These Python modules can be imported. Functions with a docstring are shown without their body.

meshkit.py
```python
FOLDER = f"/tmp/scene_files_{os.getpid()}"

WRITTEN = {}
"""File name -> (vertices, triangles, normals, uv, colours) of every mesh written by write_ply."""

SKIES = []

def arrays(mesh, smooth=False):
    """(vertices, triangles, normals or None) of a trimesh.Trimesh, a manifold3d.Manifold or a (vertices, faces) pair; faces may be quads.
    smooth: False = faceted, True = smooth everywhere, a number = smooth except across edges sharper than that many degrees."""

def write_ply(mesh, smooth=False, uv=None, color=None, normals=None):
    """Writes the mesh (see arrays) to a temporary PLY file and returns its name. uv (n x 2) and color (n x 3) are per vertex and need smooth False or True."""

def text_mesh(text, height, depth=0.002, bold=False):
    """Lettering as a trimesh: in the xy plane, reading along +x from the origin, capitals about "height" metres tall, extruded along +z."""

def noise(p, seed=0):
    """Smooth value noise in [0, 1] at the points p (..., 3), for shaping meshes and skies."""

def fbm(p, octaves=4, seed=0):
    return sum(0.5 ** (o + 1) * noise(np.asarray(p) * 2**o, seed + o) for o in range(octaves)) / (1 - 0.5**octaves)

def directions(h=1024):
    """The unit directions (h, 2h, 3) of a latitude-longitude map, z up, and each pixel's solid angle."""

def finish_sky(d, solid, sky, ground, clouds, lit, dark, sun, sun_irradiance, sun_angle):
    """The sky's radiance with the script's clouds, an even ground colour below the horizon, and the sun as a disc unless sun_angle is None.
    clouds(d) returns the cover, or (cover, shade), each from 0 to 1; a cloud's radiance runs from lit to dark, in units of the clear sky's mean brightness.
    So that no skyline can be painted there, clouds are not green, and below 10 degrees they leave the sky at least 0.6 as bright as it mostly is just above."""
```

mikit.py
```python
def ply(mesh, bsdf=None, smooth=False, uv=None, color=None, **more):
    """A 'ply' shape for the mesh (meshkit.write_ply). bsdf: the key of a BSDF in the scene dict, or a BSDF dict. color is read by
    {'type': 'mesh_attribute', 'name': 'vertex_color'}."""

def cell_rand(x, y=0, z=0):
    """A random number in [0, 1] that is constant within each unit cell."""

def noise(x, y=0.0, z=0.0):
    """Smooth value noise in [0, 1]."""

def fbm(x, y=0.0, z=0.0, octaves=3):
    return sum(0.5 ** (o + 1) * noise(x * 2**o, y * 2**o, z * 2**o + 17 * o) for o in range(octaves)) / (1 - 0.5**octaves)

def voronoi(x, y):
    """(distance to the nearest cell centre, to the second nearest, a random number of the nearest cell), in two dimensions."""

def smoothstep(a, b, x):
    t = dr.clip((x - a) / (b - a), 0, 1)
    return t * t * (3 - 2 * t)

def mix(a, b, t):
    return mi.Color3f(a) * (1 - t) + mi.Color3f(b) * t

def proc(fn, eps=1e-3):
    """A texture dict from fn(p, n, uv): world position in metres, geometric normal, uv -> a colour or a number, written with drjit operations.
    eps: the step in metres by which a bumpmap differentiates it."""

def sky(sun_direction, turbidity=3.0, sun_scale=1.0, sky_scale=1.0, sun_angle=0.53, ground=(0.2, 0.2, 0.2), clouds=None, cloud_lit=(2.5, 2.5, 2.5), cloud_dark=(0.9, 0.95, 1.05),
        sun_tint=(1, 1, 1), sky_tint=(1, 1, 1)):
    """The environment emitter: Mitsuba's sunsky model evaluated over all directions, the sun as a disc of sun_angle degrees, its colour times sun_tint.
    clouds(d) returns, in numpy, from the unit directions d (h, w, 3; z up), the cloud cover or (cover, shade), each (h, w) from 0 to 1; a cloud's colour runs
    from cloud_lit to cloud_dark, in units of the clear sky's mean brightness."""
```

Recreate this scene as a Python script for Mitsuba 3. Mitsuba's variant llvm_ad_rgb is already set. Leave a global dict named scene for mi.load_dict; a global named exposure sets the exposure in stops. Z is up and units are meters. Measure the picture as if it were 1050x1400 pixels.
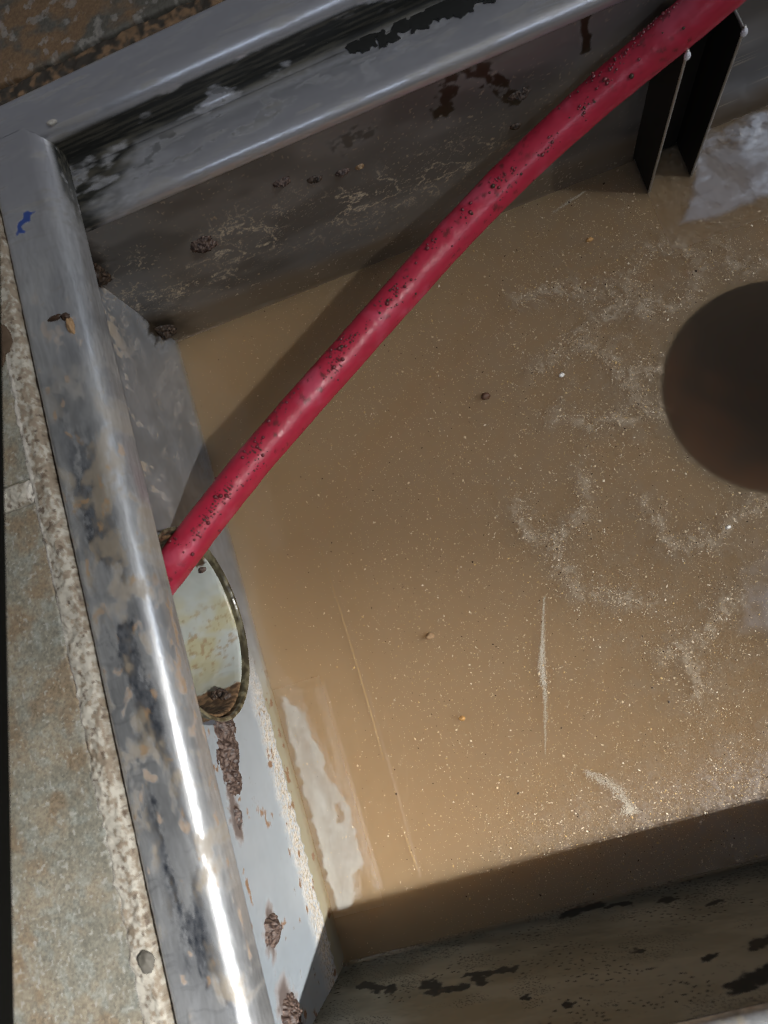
import math, random
import numpy as np
import trimesh
import drjit as dr
import mitsuba as mi
import mikit, meshkit
from mikit import noise, fbm, smoothstep, mix, voronoi, cell_rand
from shapely.geometry import Polygon, Point

random.seed(7)
RNG = np.random.default_rng(11)
scene, labels = {}, {}
T = mi.ScalarTransform4f

# ------------------------------------------------------------------ camera, light, exposure
CAM = np.array([0.17206, -0.24743, 0.45])
FWD = np.array([-0.147592, 0.185276, -0.971540])
UP = np.array([0.32184, 0.937833, 0.129956])
scene["camera"] = {
    "type": "thinlens", "fov": 69.41, "fov_axis": "y", "aperture_radius": 0.0011, "focus_distance": 0.405,
    "near_clip": 0.01, "far_clip": 100.0,
    "to_world": T().look_at(origin=CAM.tolist(), target=(CAM + FWD).tolist(), up=UP.tolist())}
exposure = 0.18

# an LED work lamp on the right: four diodes with a wide beam, four with a narrow one, aimed past the near left corner of the pit
LAMP = np.array([2.26, -1.00, 2.62])
AIM = np.array([0.03, -0.56, 0.03])
for i in range(8):
    a = (i % 4) * math.pi / 2 + 0.4
    o = LAMP + 0.020 * np.array([0.67 * math.sin(a), math.cos(a), -0.74 * math.sin(a)])
    power, cut_off = ((46.0, 12.5), (72.0, 6.4))[i // 4]
    scene["lamp_diode" + (f"_{i:03d}" if i else "")] = {
        "type": "spot", "to_world": T().look_at(origin=o.tolist(), target=(AIM + 0.3 * (o - LAMP)).tolist(), up=[0, 0, 1]),
        "intensity": {"type": "rgb", "value": [power / 4 * c for c in (1.0, 0.97, 0.92)]}, "cutoff_angle": cut_off, "beam_width": 0.5}
# an added bluish light panel on the right, behind the lamp: it draws the line along the left rail
scene["side_panel"] = {
    "type": "rectangle", "to_world": T().look_at(origin=[3.1, -0.2, 2.5], target=[0.1, -0.2, 0.1], up=[0, 0, 1]).scale([1.6, 0.20, 1]),
    "emitter": {"type": "area", "radiance": {"type": "rgb", "value": [3.4, 3.8, 4.4]}}}
labels["side_panel"] = {"label": "added bluish light panel high on the right, out of the picture", "category": "light_panel"}
# a long light strip added high up behind the photographer: it draws the bluish line along the far rail and ledge
scene["light_strip"] = {
    "type": "rectangle", "to_world": T().look_at(origin=[0.2, -2.5, 2.45], target=[0.2, 0.0, 0.1], up=[0, 0, 1]).scale([2.2, 0.09, 1]),
    "emitter": {"type": "area", "radiance": {"type": "rgb", "value": [4.1, 4.6, 5.5]}}}
labels["light_strip"] = {"label": "long bluish light strip added high behind the photographer, out of the picture", "category": "light_panel"}
scene["room_light"] = {"type": "constant", "radiance": {"type": "rgb", "value": [0.08, 0.08, 0.087]}}

# ------------------------------------------------------------------ helpers
taken = {}


def numbered(name):
    n = taken.get(name, 0)
    taken[name] = n + 1
    return f"{name}_{n:03d}" if n else name


def obj(name, mesh, bsdf, parent=None, smooth=35, label=None, cat=None, group=None, kind=None, **kw):
    key = numbered((parent + "__" if parent else "") + name)
    scene[key] = mikit.ply(mesh, "mat_" + bsdf, smooth=smooth, **kw)
    d = {}
    if label: d["label"] = label
    if cat: d["category"] = cat
    if group: d["group"] = group
    if kind: d["kind"] = kind
    if d: labels[key] = d
    return key


def thing(name, label, cat, group=None):
    key = numbered(name)
    labels[key] = {"label": label, "category": cat}
    if group: labels[key]["group"] = group
    return key


def loft(rings, closed=True, caps=True):
    r = np.asarray(rings, float)
    m, n = r.shape[:2]
    v = r.reshape(-1, 3)
    i, j = np.meshgrid(np.arange(m - 1), np.arange(n if closed else n - 1), indexing="ij")
    a, b = i * n + j, i * n + (j + 1) % n
    q = np.stack([a, b, b + n, a + n], -1).reshape(-1, 4)
    f = np.vstack([q[:, [0, 1, 2]], q[:, [0, 2, 3]]])
    if caps and closed:
        centre = r.mean(1)
        for k, way in ((0, centre[0] - centre[1]), (m - 1, centre[-1] - centre[-2])):
            o = centre[k]
            u, sv, vt = np.linalg.svd(r[k] - o)
            p2 = (r[k] - o) @ vt[:2].T
            poly = Polygon(p2)
            if poly.is_valid:
                vv, ff = trimesh.creation.triangulate_polygon(poly, engine="earcut")
                cap = np.argmin(((vv[:, None] - p2[None]) ** 2).sum(-1), 1)[ff] + k * n
                t3 = v[cap[0]]
                f = np.vstack([f, cap if np.cross(t3[1] - t3[0], t3[2] - t3[0]) @ way > 0 else cap[:, ::-1]])
    t = trimesh.Trimesh(v, f, process=False)
    if closed:  # outward: away from the middle of the rings
        side = f[: 2 * (m - 1) * n]
        mid = np.repeat(r.mean(1)[:-1], n, 0)
        fn = np.cross(v[side[:, 1]] - v[side[:, 0]], v[side[:, 2]] - v[side[:, 0]])
        if (fn * (v[side].mean(1) - np.r_[mid, mid])).sum() < 0:
            f = f.copy(); f[: len(side)] = f[: len(side), ::-1]
            t = trimesh.Trimesh(v, f, process=False)
    return t


def arc(cx, cz, r, a0, a1, n=7):
    return [(cx + r * math.cos(math.radians(a)), cz + r * math.sin(math.radians(a))) for a in np.linspace(a0, a1, n)]


def spline(pts, n):
    p = np.asarray(pts, float)
    p = np.vstack([2 * p[0] - p[1], p, 2 * p[-1] - p[-2]])
    out = []
    for t in np.linspace(0, len(p) - 3 - 1e-6, n):
        k = int(t); t -= k
        a, b, c, d = p[k:k + 4]
        out.append(0.5 * (2 * b + (c - a) * t + (2 * a - 5 * b + 4 * c - d) * t * t + (3 * b - a - 3 * c + d) * t ** 3))
    return np.array(out)


def frames(path):
    t = np.gradient(path, axis=0)
    t /= np.linalg.norm(t, axis=1, keepdims=True)
    ref = [1.0, 0, 0] if np.abs(t[:, 2]).max() > 0.95 else [0, 0, 1.0]
    u = np.cross(t, ref); u /= np.linalg.norm(u, axis=1, keepdims=True)
    return t, u, np.cross(u, t)


def tube(path, radius, sides=10):
    path = np.asarray(path, float)
    t, u, w = frames(path)
    rad = np.broadcast_to(radius, (len(path),))
    a = np.arange(sides) * 2 * math.pi / sides
    return loft(path[:, None] + rad[:, None, None] * (np.cos(a)[None, :, None] * u[:, None] + np.sin(a)[None, :, None] * w[:, None]))


def lump(center, size, seed, normal=(0, 0, 1), sub=3, rough=0.45, flat=0.55):
    """An uneven clod sitting on a surface with that normal."""
    m = trimesh.creation.icosphere(subdivisions=sub)
    v = m.vertices
    d = meshkit.fbm(v * 1.6 + seed * 7.3, 4, seed) - 0.5
    v = v * (1 + rough * 2 * d)[:, None]
    v = v * np.array([size[0], size[1], min(size) * flat * 2])[None] if len(size) == 2 else v * np.array(size)
    n = np.asarray(normal, float)
    a = np.cross(n, [0.31, 0.9, 0.2]); a /= np.linalg.norm(a)
    b = np.cross(n, a)
    if abs(n[2]) > .9: a, b = np.array([1., 0, 0]), np.array([0, 1., 0])
    elif abs(n[1]) > .9: a, b = np.array([1., 0, 0]), np.array([0, 0, 1.])
    else: a, b = np.array([0, 1., 0]), np.array([0, 0, 1.])
    return trimesh.Trimesh(v @ np.array([a, b, n]) + np.asarray(center), m.faces, process=False)


def box(x0, x1, y0, y1, z0, z1, r=0.0015):
    r = min(r, (x1 - x0) / 3, (y1 - y0) / 3, (z1 - z0) / 3)
    c = [trimesh.creation.icosphere(subdivisions=1, radius=r).vertices + np.array([x, y, z]) for x in (x0 + r, x1 - r) for y in (y0 + r, y1 - r) for z in (z0 + r, z1 - r)]
    return trimesh.convex.convex_hull(np.vstack(c))


def join(ms):
    return trimesh.util.concatenate(ms)


def prism(poly, z0, h):
    parts = getattr(poly, "geoms", [poly])
    m = join([trimesh.creation.extrude_polygon(g, h, engine="earcut") for g in parts])
    m.apply_translation([0, 0, z0])
    return m


# ------------------------------------------------------------------ materials
def C3(r, g, b):
    return mi.Color3f(r, g, b)


def lin(r, g, b):
    """sRGB bytes -> linear base colour."""
    f = lambda c: (c / 255 / 12.92) if c < 10.3 else ((c / 255 + 0.055) / 1.055) ** 2.4
    return [f(r), f(g), f(b)]


def seg(px, pz, pts):
    """Distance from (px, pz) to a polyline."""
    d = mi.Float(9.0)
    for (ax, az), (bx, bz) in zip(pts[:-1], pts[1:]):
        ux, uz = bx - ax, bz - az
        l2 = ux * ux + uz * uz
        t = dr.clip(((px - ax) * ux + (pz - az) * uz) / l2, 0, 1)
        d = dr.minimum(d, dr.sqrt(dr.square(px - ax - t * ux) + dr.square(pz - az - t * uz)))
    return d


MAT_FN, MAT_BUMP = {}, {}


def surface(name, fn, bump=None, amp=0.0):
    """A procedural material: fn(p) -> (colour, roughness, metallic) and a height field in metres, evaluated on fine meshes by paint()."""
    MAT_FN[name], MAT_BUMP[name] = fn, (bump, amp)


for nm, sp in (("painted", 0.5), ("painted_film", 0.8)):
    scene["mat_" + nm] = {"type": "twosided", "bsdf": {
        "type": "principled", "base_color": {"type": "mesh_attribute", "name": "vertex_color"}, "specular": sp,
        "roughness": mikit.proc(lambda p, n, uv: mi.Float(uv.x)), "metallic": mikit.proc(lambda p, n, uv: mi.Float(uv.y))}}


def paint(name, mesh, mat, parent=None, bsdf="painted", **kw):
    v = np.array(mesh.vertices)
    N = len(v)
    P = mi.Point3f(*[mi.Float(np.ascontiguousarray(v[:, k], np.float32)) for k in range(3)])
    col, rough, metal = MAT_FN[mat](P)
    full = lambda x: np.broadcast_to(np.array(mi.Float(x)).ravel(), (N,))
    c = np.stack([full(col[k]) for k in range(3)], 1)
    uv = np.stack([np.clip(full(rough), 0.0, 1), full(metal)], 1)
    bump, amp = MAT_BUMP[mat]
    if bump:
        h = full(bump(P)) * amp
        mesh = trimesh.Trimesh(v + np.array(mesh.vertex_normals) * (h - h.mean())[:, None], mesh.faces, process=False)
    return obj(name, mesh, bsdf, parent, smooth=True, uv=uv, color=np.clip(c, 0, 1), **kw)


def grid(us, vs, fn):
    """An open sheet: fn(u, v) -> (n, m, 3) points."""
    U, V = np.meshgrid(us, vs, indexing="ij")
    return loft(fn(U, V), closed=False)


def steps(a, b, d, far=None, n=30):
    """Even steps from a to b, then n coarse ones on to far."""
    x = np.linspace(a, b, max(2, int(abs(b - a) / d)))
    return x if far is None else np.r_[x, np.linspace(b, far, n)[1:]]


def dense(prof, d, upto=999):
    """A profile resampled at about d (ten times coarser past its point number upto), keeping its corners."""
    out = []
    for i, ((ax, az), (bx, bz)) in enumerate(zip(prof, prof[1:] + prof[:1])):
        if i == upto: d = d * 10
        k = max(1, int(round(math.hypot(bx - ax, bz - az) / d)))
        out += [(ax + (bx - ax) * t / k, az + (bz - az) * t / k) for t in range(k)]
    return out


def plain(name, col, rough, metal=0.0, spec=0.5, **kw):
    scene["mat_" + name] = {"type": "twosided", "bsdf": {"type": "principled", "base_color": {"type": "rgb", "value": list(col)}, "roughness": rough, "metallic": metal, "specular": spec, **kw}}


STEEL = (0.56, 0.57, 0.58)


def rail_fn(p):
    # the left rail: brushed steel, blue-black scuffs, thin dried mud, more of both towards the near end
    wx = p.x + 0.004 * (fbm(p.x * 130, p.y * 90, 1, 3) - 0.5)
    wy = p.y + 0.010 * (fbm(p.x * 90 + 5, p.y * 60, 4, 3) - 0.5)
    fine = fbm(p.x * 700, p.y * 350, p.z * 700, 3)
    brush = fbm(wx * 520, wy * 45, p.z * 520, 4)
    near = smoothstep(-0.06, -0.15, p.y)
    scuff = fbm(wx * 120 + 9, wy * 42 + 5, 3, 5)
    black = smoothstep(0.41, 0.60, scuff + 0.22 * (fine - 0.5)) * near * smoothstep(0.0195, 0.0125, wx) * smoothstep(-0.003, 0.004, wx)
    cross = smoothstep(0.58, 0.74, fbm(wx * 60, wy * 520, 7, 3)) * 0.2 * near * smoothstep(0.019, 0.012, wx)
    mud = smoothstep(0.46, 0.72, fbm(wx * 150 + 40, wy * 95, 2, 5) + 0.25 * (fine - 0.5)) * smoothstep(-0.02, -0.16, p.y) * 0.75
    spots = smoothstep(0.66, 0.78, fbm(wx * 210 + 4, wy * 150 + 8, p.z * 200, 5) + 0.18 * (fine - 0.5)) * 0.75
    side = smoothstep(0.52, 0.66, fbm(wx * 60 + 4, wy * 150 + 8, p.z * 190, 5) + 0.3 * (fine - 0.5)) * smoothstep(0.0215, 0.0255, p.x) * smoothstep(-0.17, -0.20, p.y) * smoothstep(-0.30, -0.25, p.y)
    oldm = smoothstep(0.56, 0.70, fbm(wx * 110 + 24, wy * 70 + 8, p.z * 60, 4)) * smoothstep(-0.03, 0.0, p.y)
    blue = smoothstep(0.0024, 0.0012, seg(p.x + 0.004 * (noise(p.x * 500, p.y * 500) - 0.5), p.y, [(0.0105, -0.0035), (0.0085, -0.006), (0.0055, -0.0072), (0.0045, -0.0105)]))
    film = smoothstep(0.3, 0.7, fbm(wx * 50, wy * 30, 6, 4))
    col = mix((0.46, 0.475, 0.49), (0.31, 0.315, 0.315), dr.clip(film * 0.6 + 0.9 * (brush - 0.4), 0, 1))
    col = mix(col, (0.05, 0.056, 0.068), dr.clip(dr.maximum(black, cross), 0, 1) * 0.90 * (0.65 + 0.7 * fine))
    col = col * (0.72 + 0.56 * fbm(wx * 900, wy * 160, p.z * 900, 3))
    col = mix(col, (0.25, 0.21, 0.155), mud)
    col = mix(col, (0.30, 0.19, 0.095), dr.clip(dr.maximum(spots * smoothstep(-0.02, -0.1, p.y), side), 0, 1) * 0.85)
    col = mix(col, (0.10, 0.085, 0.06), oldm * 0.6)
    col = mix(col, (0.03, 0.06, 0.22), blue)
    far = smoothstep(-0.045, 0.028, p.y) * (1 - blue)
    other = far_fn(p)
    col = mix(col, other[0], far)
    d = dr.maximum(dr.maximum(black * 0.4, mud), dr.maximum(spots * smoothstep(-0.02, -0.1, p.y), side))
    rough = 0.285 + 0.06 * film + 0.16 * (brush - 0.4) + 0.25 * d
    metal = dr.clip(0.72 - 0.8 * d - 0.25 * film - blue, 0, 1)
    return col, rough * (1 - far) + other[1] * far, metal * (1 - far) + other[2] * far


surface("rail_steel", rail_fn, lambda p: fbm(p.x * 500, p.y * 300, p.z * 500, 3) + 0.8 * noise(p.x * 90, p.y * 40, p.z * 90), 0.00010)


def far_fn(p):
    # the far rail and the ledge: bluish dull steel; the upright face between them black with mould
    s = fbm(p.x * 60, p.y * 400, p.z * 300, 4)
    n = fbm(p.x * 55 + 11, p.y * 130, p.z * 120, 5)
    face = smoothstep(0.1605, 0.157, p.z) * smoothstep(0.1385, 0.1425, p.z) * smoothstep(0.022, 0.028, p.y)
    corner = smoothstep(0.098, 0.052, p.x + 0.06 * (n - 0.5) + (0.03 - p.y) * 1.1) * smoothstep(0.162, 0.157, p.z)
    mould = dr.maximum(face * smoothstep(0.28, 0.44, n), corner * smoothstep(0.22, 0.42, n))
    patch = smoothstep(0.57, 0.62, fbm(p.x * 100 + 3, p.y * 190 + 1, p.z * 60, 4)) * smoothstep(0.006, 0.012, p.y) * smoothstep(0.16, 0.15, p.z) * smoothstep(0.3, 0.05, p.x)
    mould = dr.maximum(mould, patch * 0.8)
    dust = smoothstep(0.5, 0.7, s)
    col = mix((0.50, 0.51, 0.54), (0.36, 0.355, 0.35), dust)
    col = mix(col, mix((0.012, 0.013, 0.011), (0.060, 0.056, 0.042), smoothstep(0.42, 0.72, fbm(p.x * 60, p.y * 300, p.z * 620, 5))), mould)
    return col, 0.33 + 0.10 * dust + 0.3 * mould, dr.clip(0.78 - mould - 0.3 * dust, 0, 1)


surface("far_steel", far_fn, lambda p: fbm(p.x * 400, p.y * 400, p.z * 400, 3), 0.00012)

TW_DRIP = [(0.2091, 0.1101), (0.2137, 0.126), (0.2171, 0.1345), (0.225, 0.1350), (0.2331, 0.1247), (0.2414, 0.107), (0.2469, 0.0983), (0.2497, 0.1005)]


def wall_far_fn(p):
    # the far wall: dull dark steel, dried tan splashes and swirls, brown tide mark above the water, drips under the ledge
    wx = p.x + 0.012 * (fbm(p.x * 30, p.z * 30, 1, 3) - 0.5)
    wz = p.z + 0.016 * (fbm(p.x * 30 + 8, p.z * 30, 5, 3) - 0.5)
    streak = fbm(wx * 70 + wz * 40, wz * 420 - wx * 130, 3, 4)
    swirl = fbm(wx * 160, wz * 160, 9, 4)
    grain = noise(p.x * 1500, p.z * 1500, 2)
    zone = smoothstep(0.03, 0.06, wz) * smoothstep(0.118, 0.085, wz + 0.02 * smoothstep(0.1, 0.2, p.x)) * smoothstep(0.30, 0.18, p.x)
    patchy = smoothstep(0.28, 0.50, fbm(p.x * 32 + 3, p.z * 42, 7, 3)) * zone
    line = fbm(wx * 55 + 20 * (wz - 0.07) * noise(p.x * 14, 3, 1), wz * 75 + 4, 5, 4)
    tan = smoothstep(0.032, 0.004, dr.abs(line - 0.5)) * smoothstep(0.2, 0.7, grain) * patchy
    tan = dr.maximum(tan, smoothstep(0.024, 0.003, dr.abs(streak - 0.52)) * smoothstep(0.35, 0.75, grain) * smoothstep(0.4, 0.6, fbm(p.x * 26 + 13, p.z * 32, 2, 3)) * zone)
    tan = dr.maximum(tan, smoothstep(0.60, 0.70, swirl) * smoothstep(0.55, 0.8, grain) * patchy)
    speck = smoothstep(0.84, 0.95, noise(p.x * 800 + 5, p.z * 800, 4)) * 0.7 * smoothstep(0.32, 0.6, fbm(p.x * 60, p.z * 60, 9, 3))
    tide = smoothstep(0.034, 0.012, wz - 0.012 * smoothstep(0.12, 0.0, p.x))
    drip = smoothstep(0.0062, 0.0035, seg(p.x + 0.006 * (noise(p.x * 300, p.z * 300) - 0.5), p.z + 0.006 * (noise(p.x * 250 + 7, p.z * 300) - 0.5), TW_DRIP)) * smoothstep(0.25, 0.45, fbm(p.x * 250, p.z * 250, 4, 3))
    drip = dr.maximum(drip, smoothstep(0.0032, 0.0018, seg(p.x + 0.003 * (noise(p.x * 300, p.z * 300) - 0.5), p.z, [(0.281, 0.134), (0.2815, 0.124), (0.2825, 0.112)])))
    drip = dr.maximum(drip, 0.8 * smoothstep(0.009, 0.004, seg(p.x + 0.008 * (noise(p.x * 300, p.z * 200) - 0.5), p.z + 0.006 * (noise(p.x * 200 + 7, p.z * 300) - 0.5), [(0.157, 0.118), (0.169, 0.121)])) * smoothstep(0.4, 0.6, fbm(p.x * 200, p.z * 250, 4, 3)))
    muck = smoothstep(0.03, 0.0, dr.sqrt(dr.square(p.x - 0.004) + dr.square(p.z - 0.022)) + 0.014 * (swirl - 0.5))
    muck = dr.maximum(muck, smoothstep(0.026, 0.006, dr.sqrt(dr.square(p.x - 0.0) + dr.square(p.z - 0.118)) + 0.02 * (swirl - 0.5)))  # second dark patch, in the corner under the ledge
    col = mix((0.20, 0.198, 0.195), (0.135, 0.132, 0.128), smoothstep(0.35, 0.65, fbm(p.x * 25, p.z * 40, 1, 3)))
    col = mix(col, (0.12, 0.085, 0.05), tide * 0.8)
    col = mix(col, (0.46, 0.39, 0.29), dr.clip(tan + speck, 0, 1))
    col = mix(col, (0.022, 0.016, 0.010), dr.maximum(drip, muck * 0.85))
    d = dr.maximum(dr.maximum(drip, muck), dr.maximum(tan, tide * 0.7))
    return col, 0.30 + 0.14 * streak + 0.25 * tan - 0.1 * drip, dr.clip(0.55 - d, 0, 1)


surface("far_wall_steel", wall_far_fn, lambda p: fbm(p.x * 350, p.y * 100, p.z * 350, 3), 0.00015)


def wall_left_fn(p):
    # the left wall: bluish steel; tan scrapes at the far end, sandy tide mark and wet olive strip over the water at the near end
    near = smoothstep(-0.20, -0.26, p.y)
    wy = p.y + 0.006 * (fbm(p.y * 60, p.z * 60, 1, 3) - 0.5)
    scr = fbm((wy - p.z) * 36, (wy + p.z * 0.8) * 190, 2, 4)
    fine = noise(p.y * 1600, p.z * 1600, 3)
    tan = (smoothstep(0.030, 0.004, dr.abs(scr - 0.53)) + 0.6 * smoothstep(0.60, 0.70, scr)) * smoothstep(0.2, 0.8, fine) * smoothstep(-0.16, -0.11, p.y) * smoothstep(0.3, 0.55, fbm(p.y * 45, p.z * 45, 12, 3))
    tan = dr.maximum(tan, 0.8 * smoothstep(0.6, 0.68, fbm(p.y * 140, p.z * 70, 6, 4)) * smoothstep(0.06, 0.09, p.z) * (1 - near))
    edge = p.z + 0.004 * (noise(p.y * 400, 1, 2) - 0.5)
    sand = smoothstep(0.010, 0.0125, edge) * smoothstep(0.036, 0.020, edge) * near * smoothstep(0.2, 0.6, fbm(p.y * 900, p.z * 900, 3, 2))
    wet = smoothstep(0.012, 0.0095, edge) * near
    rust = smoothstep(0.70, 0.78, fbm(p.y * 150 + 31, p.z * 150, 6, 4)) * near
    dull = smoothstep(0.3, 0.7, fbm(p.y * 40, p.z * 50, 4, 4))
    muck = smoothstep(0.022, 0.006, dr.sqrt(dr.square(p.y) + dr.square(p.z - 0.03)) + 0.02 * (scr - 0.5))
    muck = dr.maximum(muck, 0.9 * smoothstep(0.006, 0.002, dr.abs(dr.sqrt(dr.square(p.y + 0.2015) + dr.square(p.z - 0.083)) - 0.0545) + 0.004 * fine) * smoothstep(0.07, 0.03, p.z) * smoothstep(-0.17, -0.19, p.y))  # dark band under the pipe seal: its shade put into the colour
    stain = smoothstep(0.0075, 0.002, seg(p.y + 0.006 * (scr - 0.5), p.z + 0.010 * (fbm(p.y * 240, p.z * 240, 3, 4) - 0.5), [(-0.250, 0.078), (-0.285, 0.086), (-0.306, 0.088)]))
    stain = dr.maximum(stain, smoothstep(0.008, 0.002, seg(p.y + 0.008 * (scr - 0.5), p.z + 0.010 * (fbm(p.y * 240, p.z * 240, 3, 4) - 0.5), [(-0.352, 0.078), (-0.362, 0.086)])))
    stain = dr.maximum(stain, smoothstep(0.014, 0.004, seg(p.y + 0.008 * (scr - 0.5), p.z + 0.012 * (fbm(p.y * 240, p.z * 240, 3, 4) - 0.5), [(-0.388, 0.085), (-0.405, 0.080)])))
    fold = smoothstep(0.007, 0.0, dr.abs(p.y + 0.372 + (p.z - 0.05) * 0.12 * 0 + 0.0)) * 0.0
    col = mix((0.44, 0.475, 0.52), (0.33, 0.345, 0.36), dull)
    col = mix(col, (0.38, 0.445, 0.50), near * 0.75)  # near end bluer, less metallic: the stronger light there put into the material
    col = mix(col, (0.36, 0.28, 0.18), tan * 0.8)
    col = mix(col, mix((0.30, 0.25, 0.18), (0.54, 0.50, 0.44), smoothstep(0.3, 0.7, fine)), sand)
    col = mix(col, (0.25, 0.22, 0.14), wet * 0.9)
    col = mix(col, (0.085, 0.055, 0.042), stain * 0.9)
    rust = dr.maximum(rust, stain)
    col = mix(col, (0.20, 0.12, 0.07), rust * (1 - stain))
    col = mix(col, (0.03, 0.022, 0.014), muck)
    d = dr.maximum(dr.maximum(sand, tan * 0.8), dr.maximum(wet * 0.8, dr.maximum(muck, rust)))
    return col, 0.42 + 0.14 * dull + 0.15 * tan + 0.1 * sand - 0.25 * wet, dr.clip(0.70 - 0.28 * near - d, 0, 1)


surface("left_wall_steel", wall_left_fn, lambda p: fbm(p.x * 300, p.y * 400, p.z * 400, 3), 0.00018)

BW_MOULD = [((0.1347, 0.0040), (0.1514, 0.0020), 0.009), ((0.1589, 0.0075), (0.168, 0.0085), 0.004), ((0.1853, 0.0181), (0.190, 0.0181), 0.005), ((0.2083, 0.0346), (0.211, 0.0346), 0.004),
            ((0.0600, 0.0480), (0.0661, 0.0570), 0.008), ((0.0661, 0.0570), (0.0800, 0.0600), 0.006), ((0.0820, 0.0490), (0.1046, 0.0535), 0.0055), ((0.0900, 0.0600), (0.0856, 0.0500), 0.006),
            ((0.1654, 0.0651), (0.1670, 0.0660), 0.004), ((0.1943, 0.0874), (0.1950, 0.0870), 0.005), ((0.1982, 0.1146), (0.2040, 0.1146), 0.007), ((0.2093, 0.1109), (0.225, 0.105), 0.010),
            ((0.1306, 0.0976), (0.1316, 0.0986), 0.0045), ((0.112, 0.083), (0.113, 0.084), 0.003), ((0.02, 0.03), (0.04, 0.045), 0.006), ((0.215, 0.085), (0.225, 0.082), 0.008)]


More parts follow.
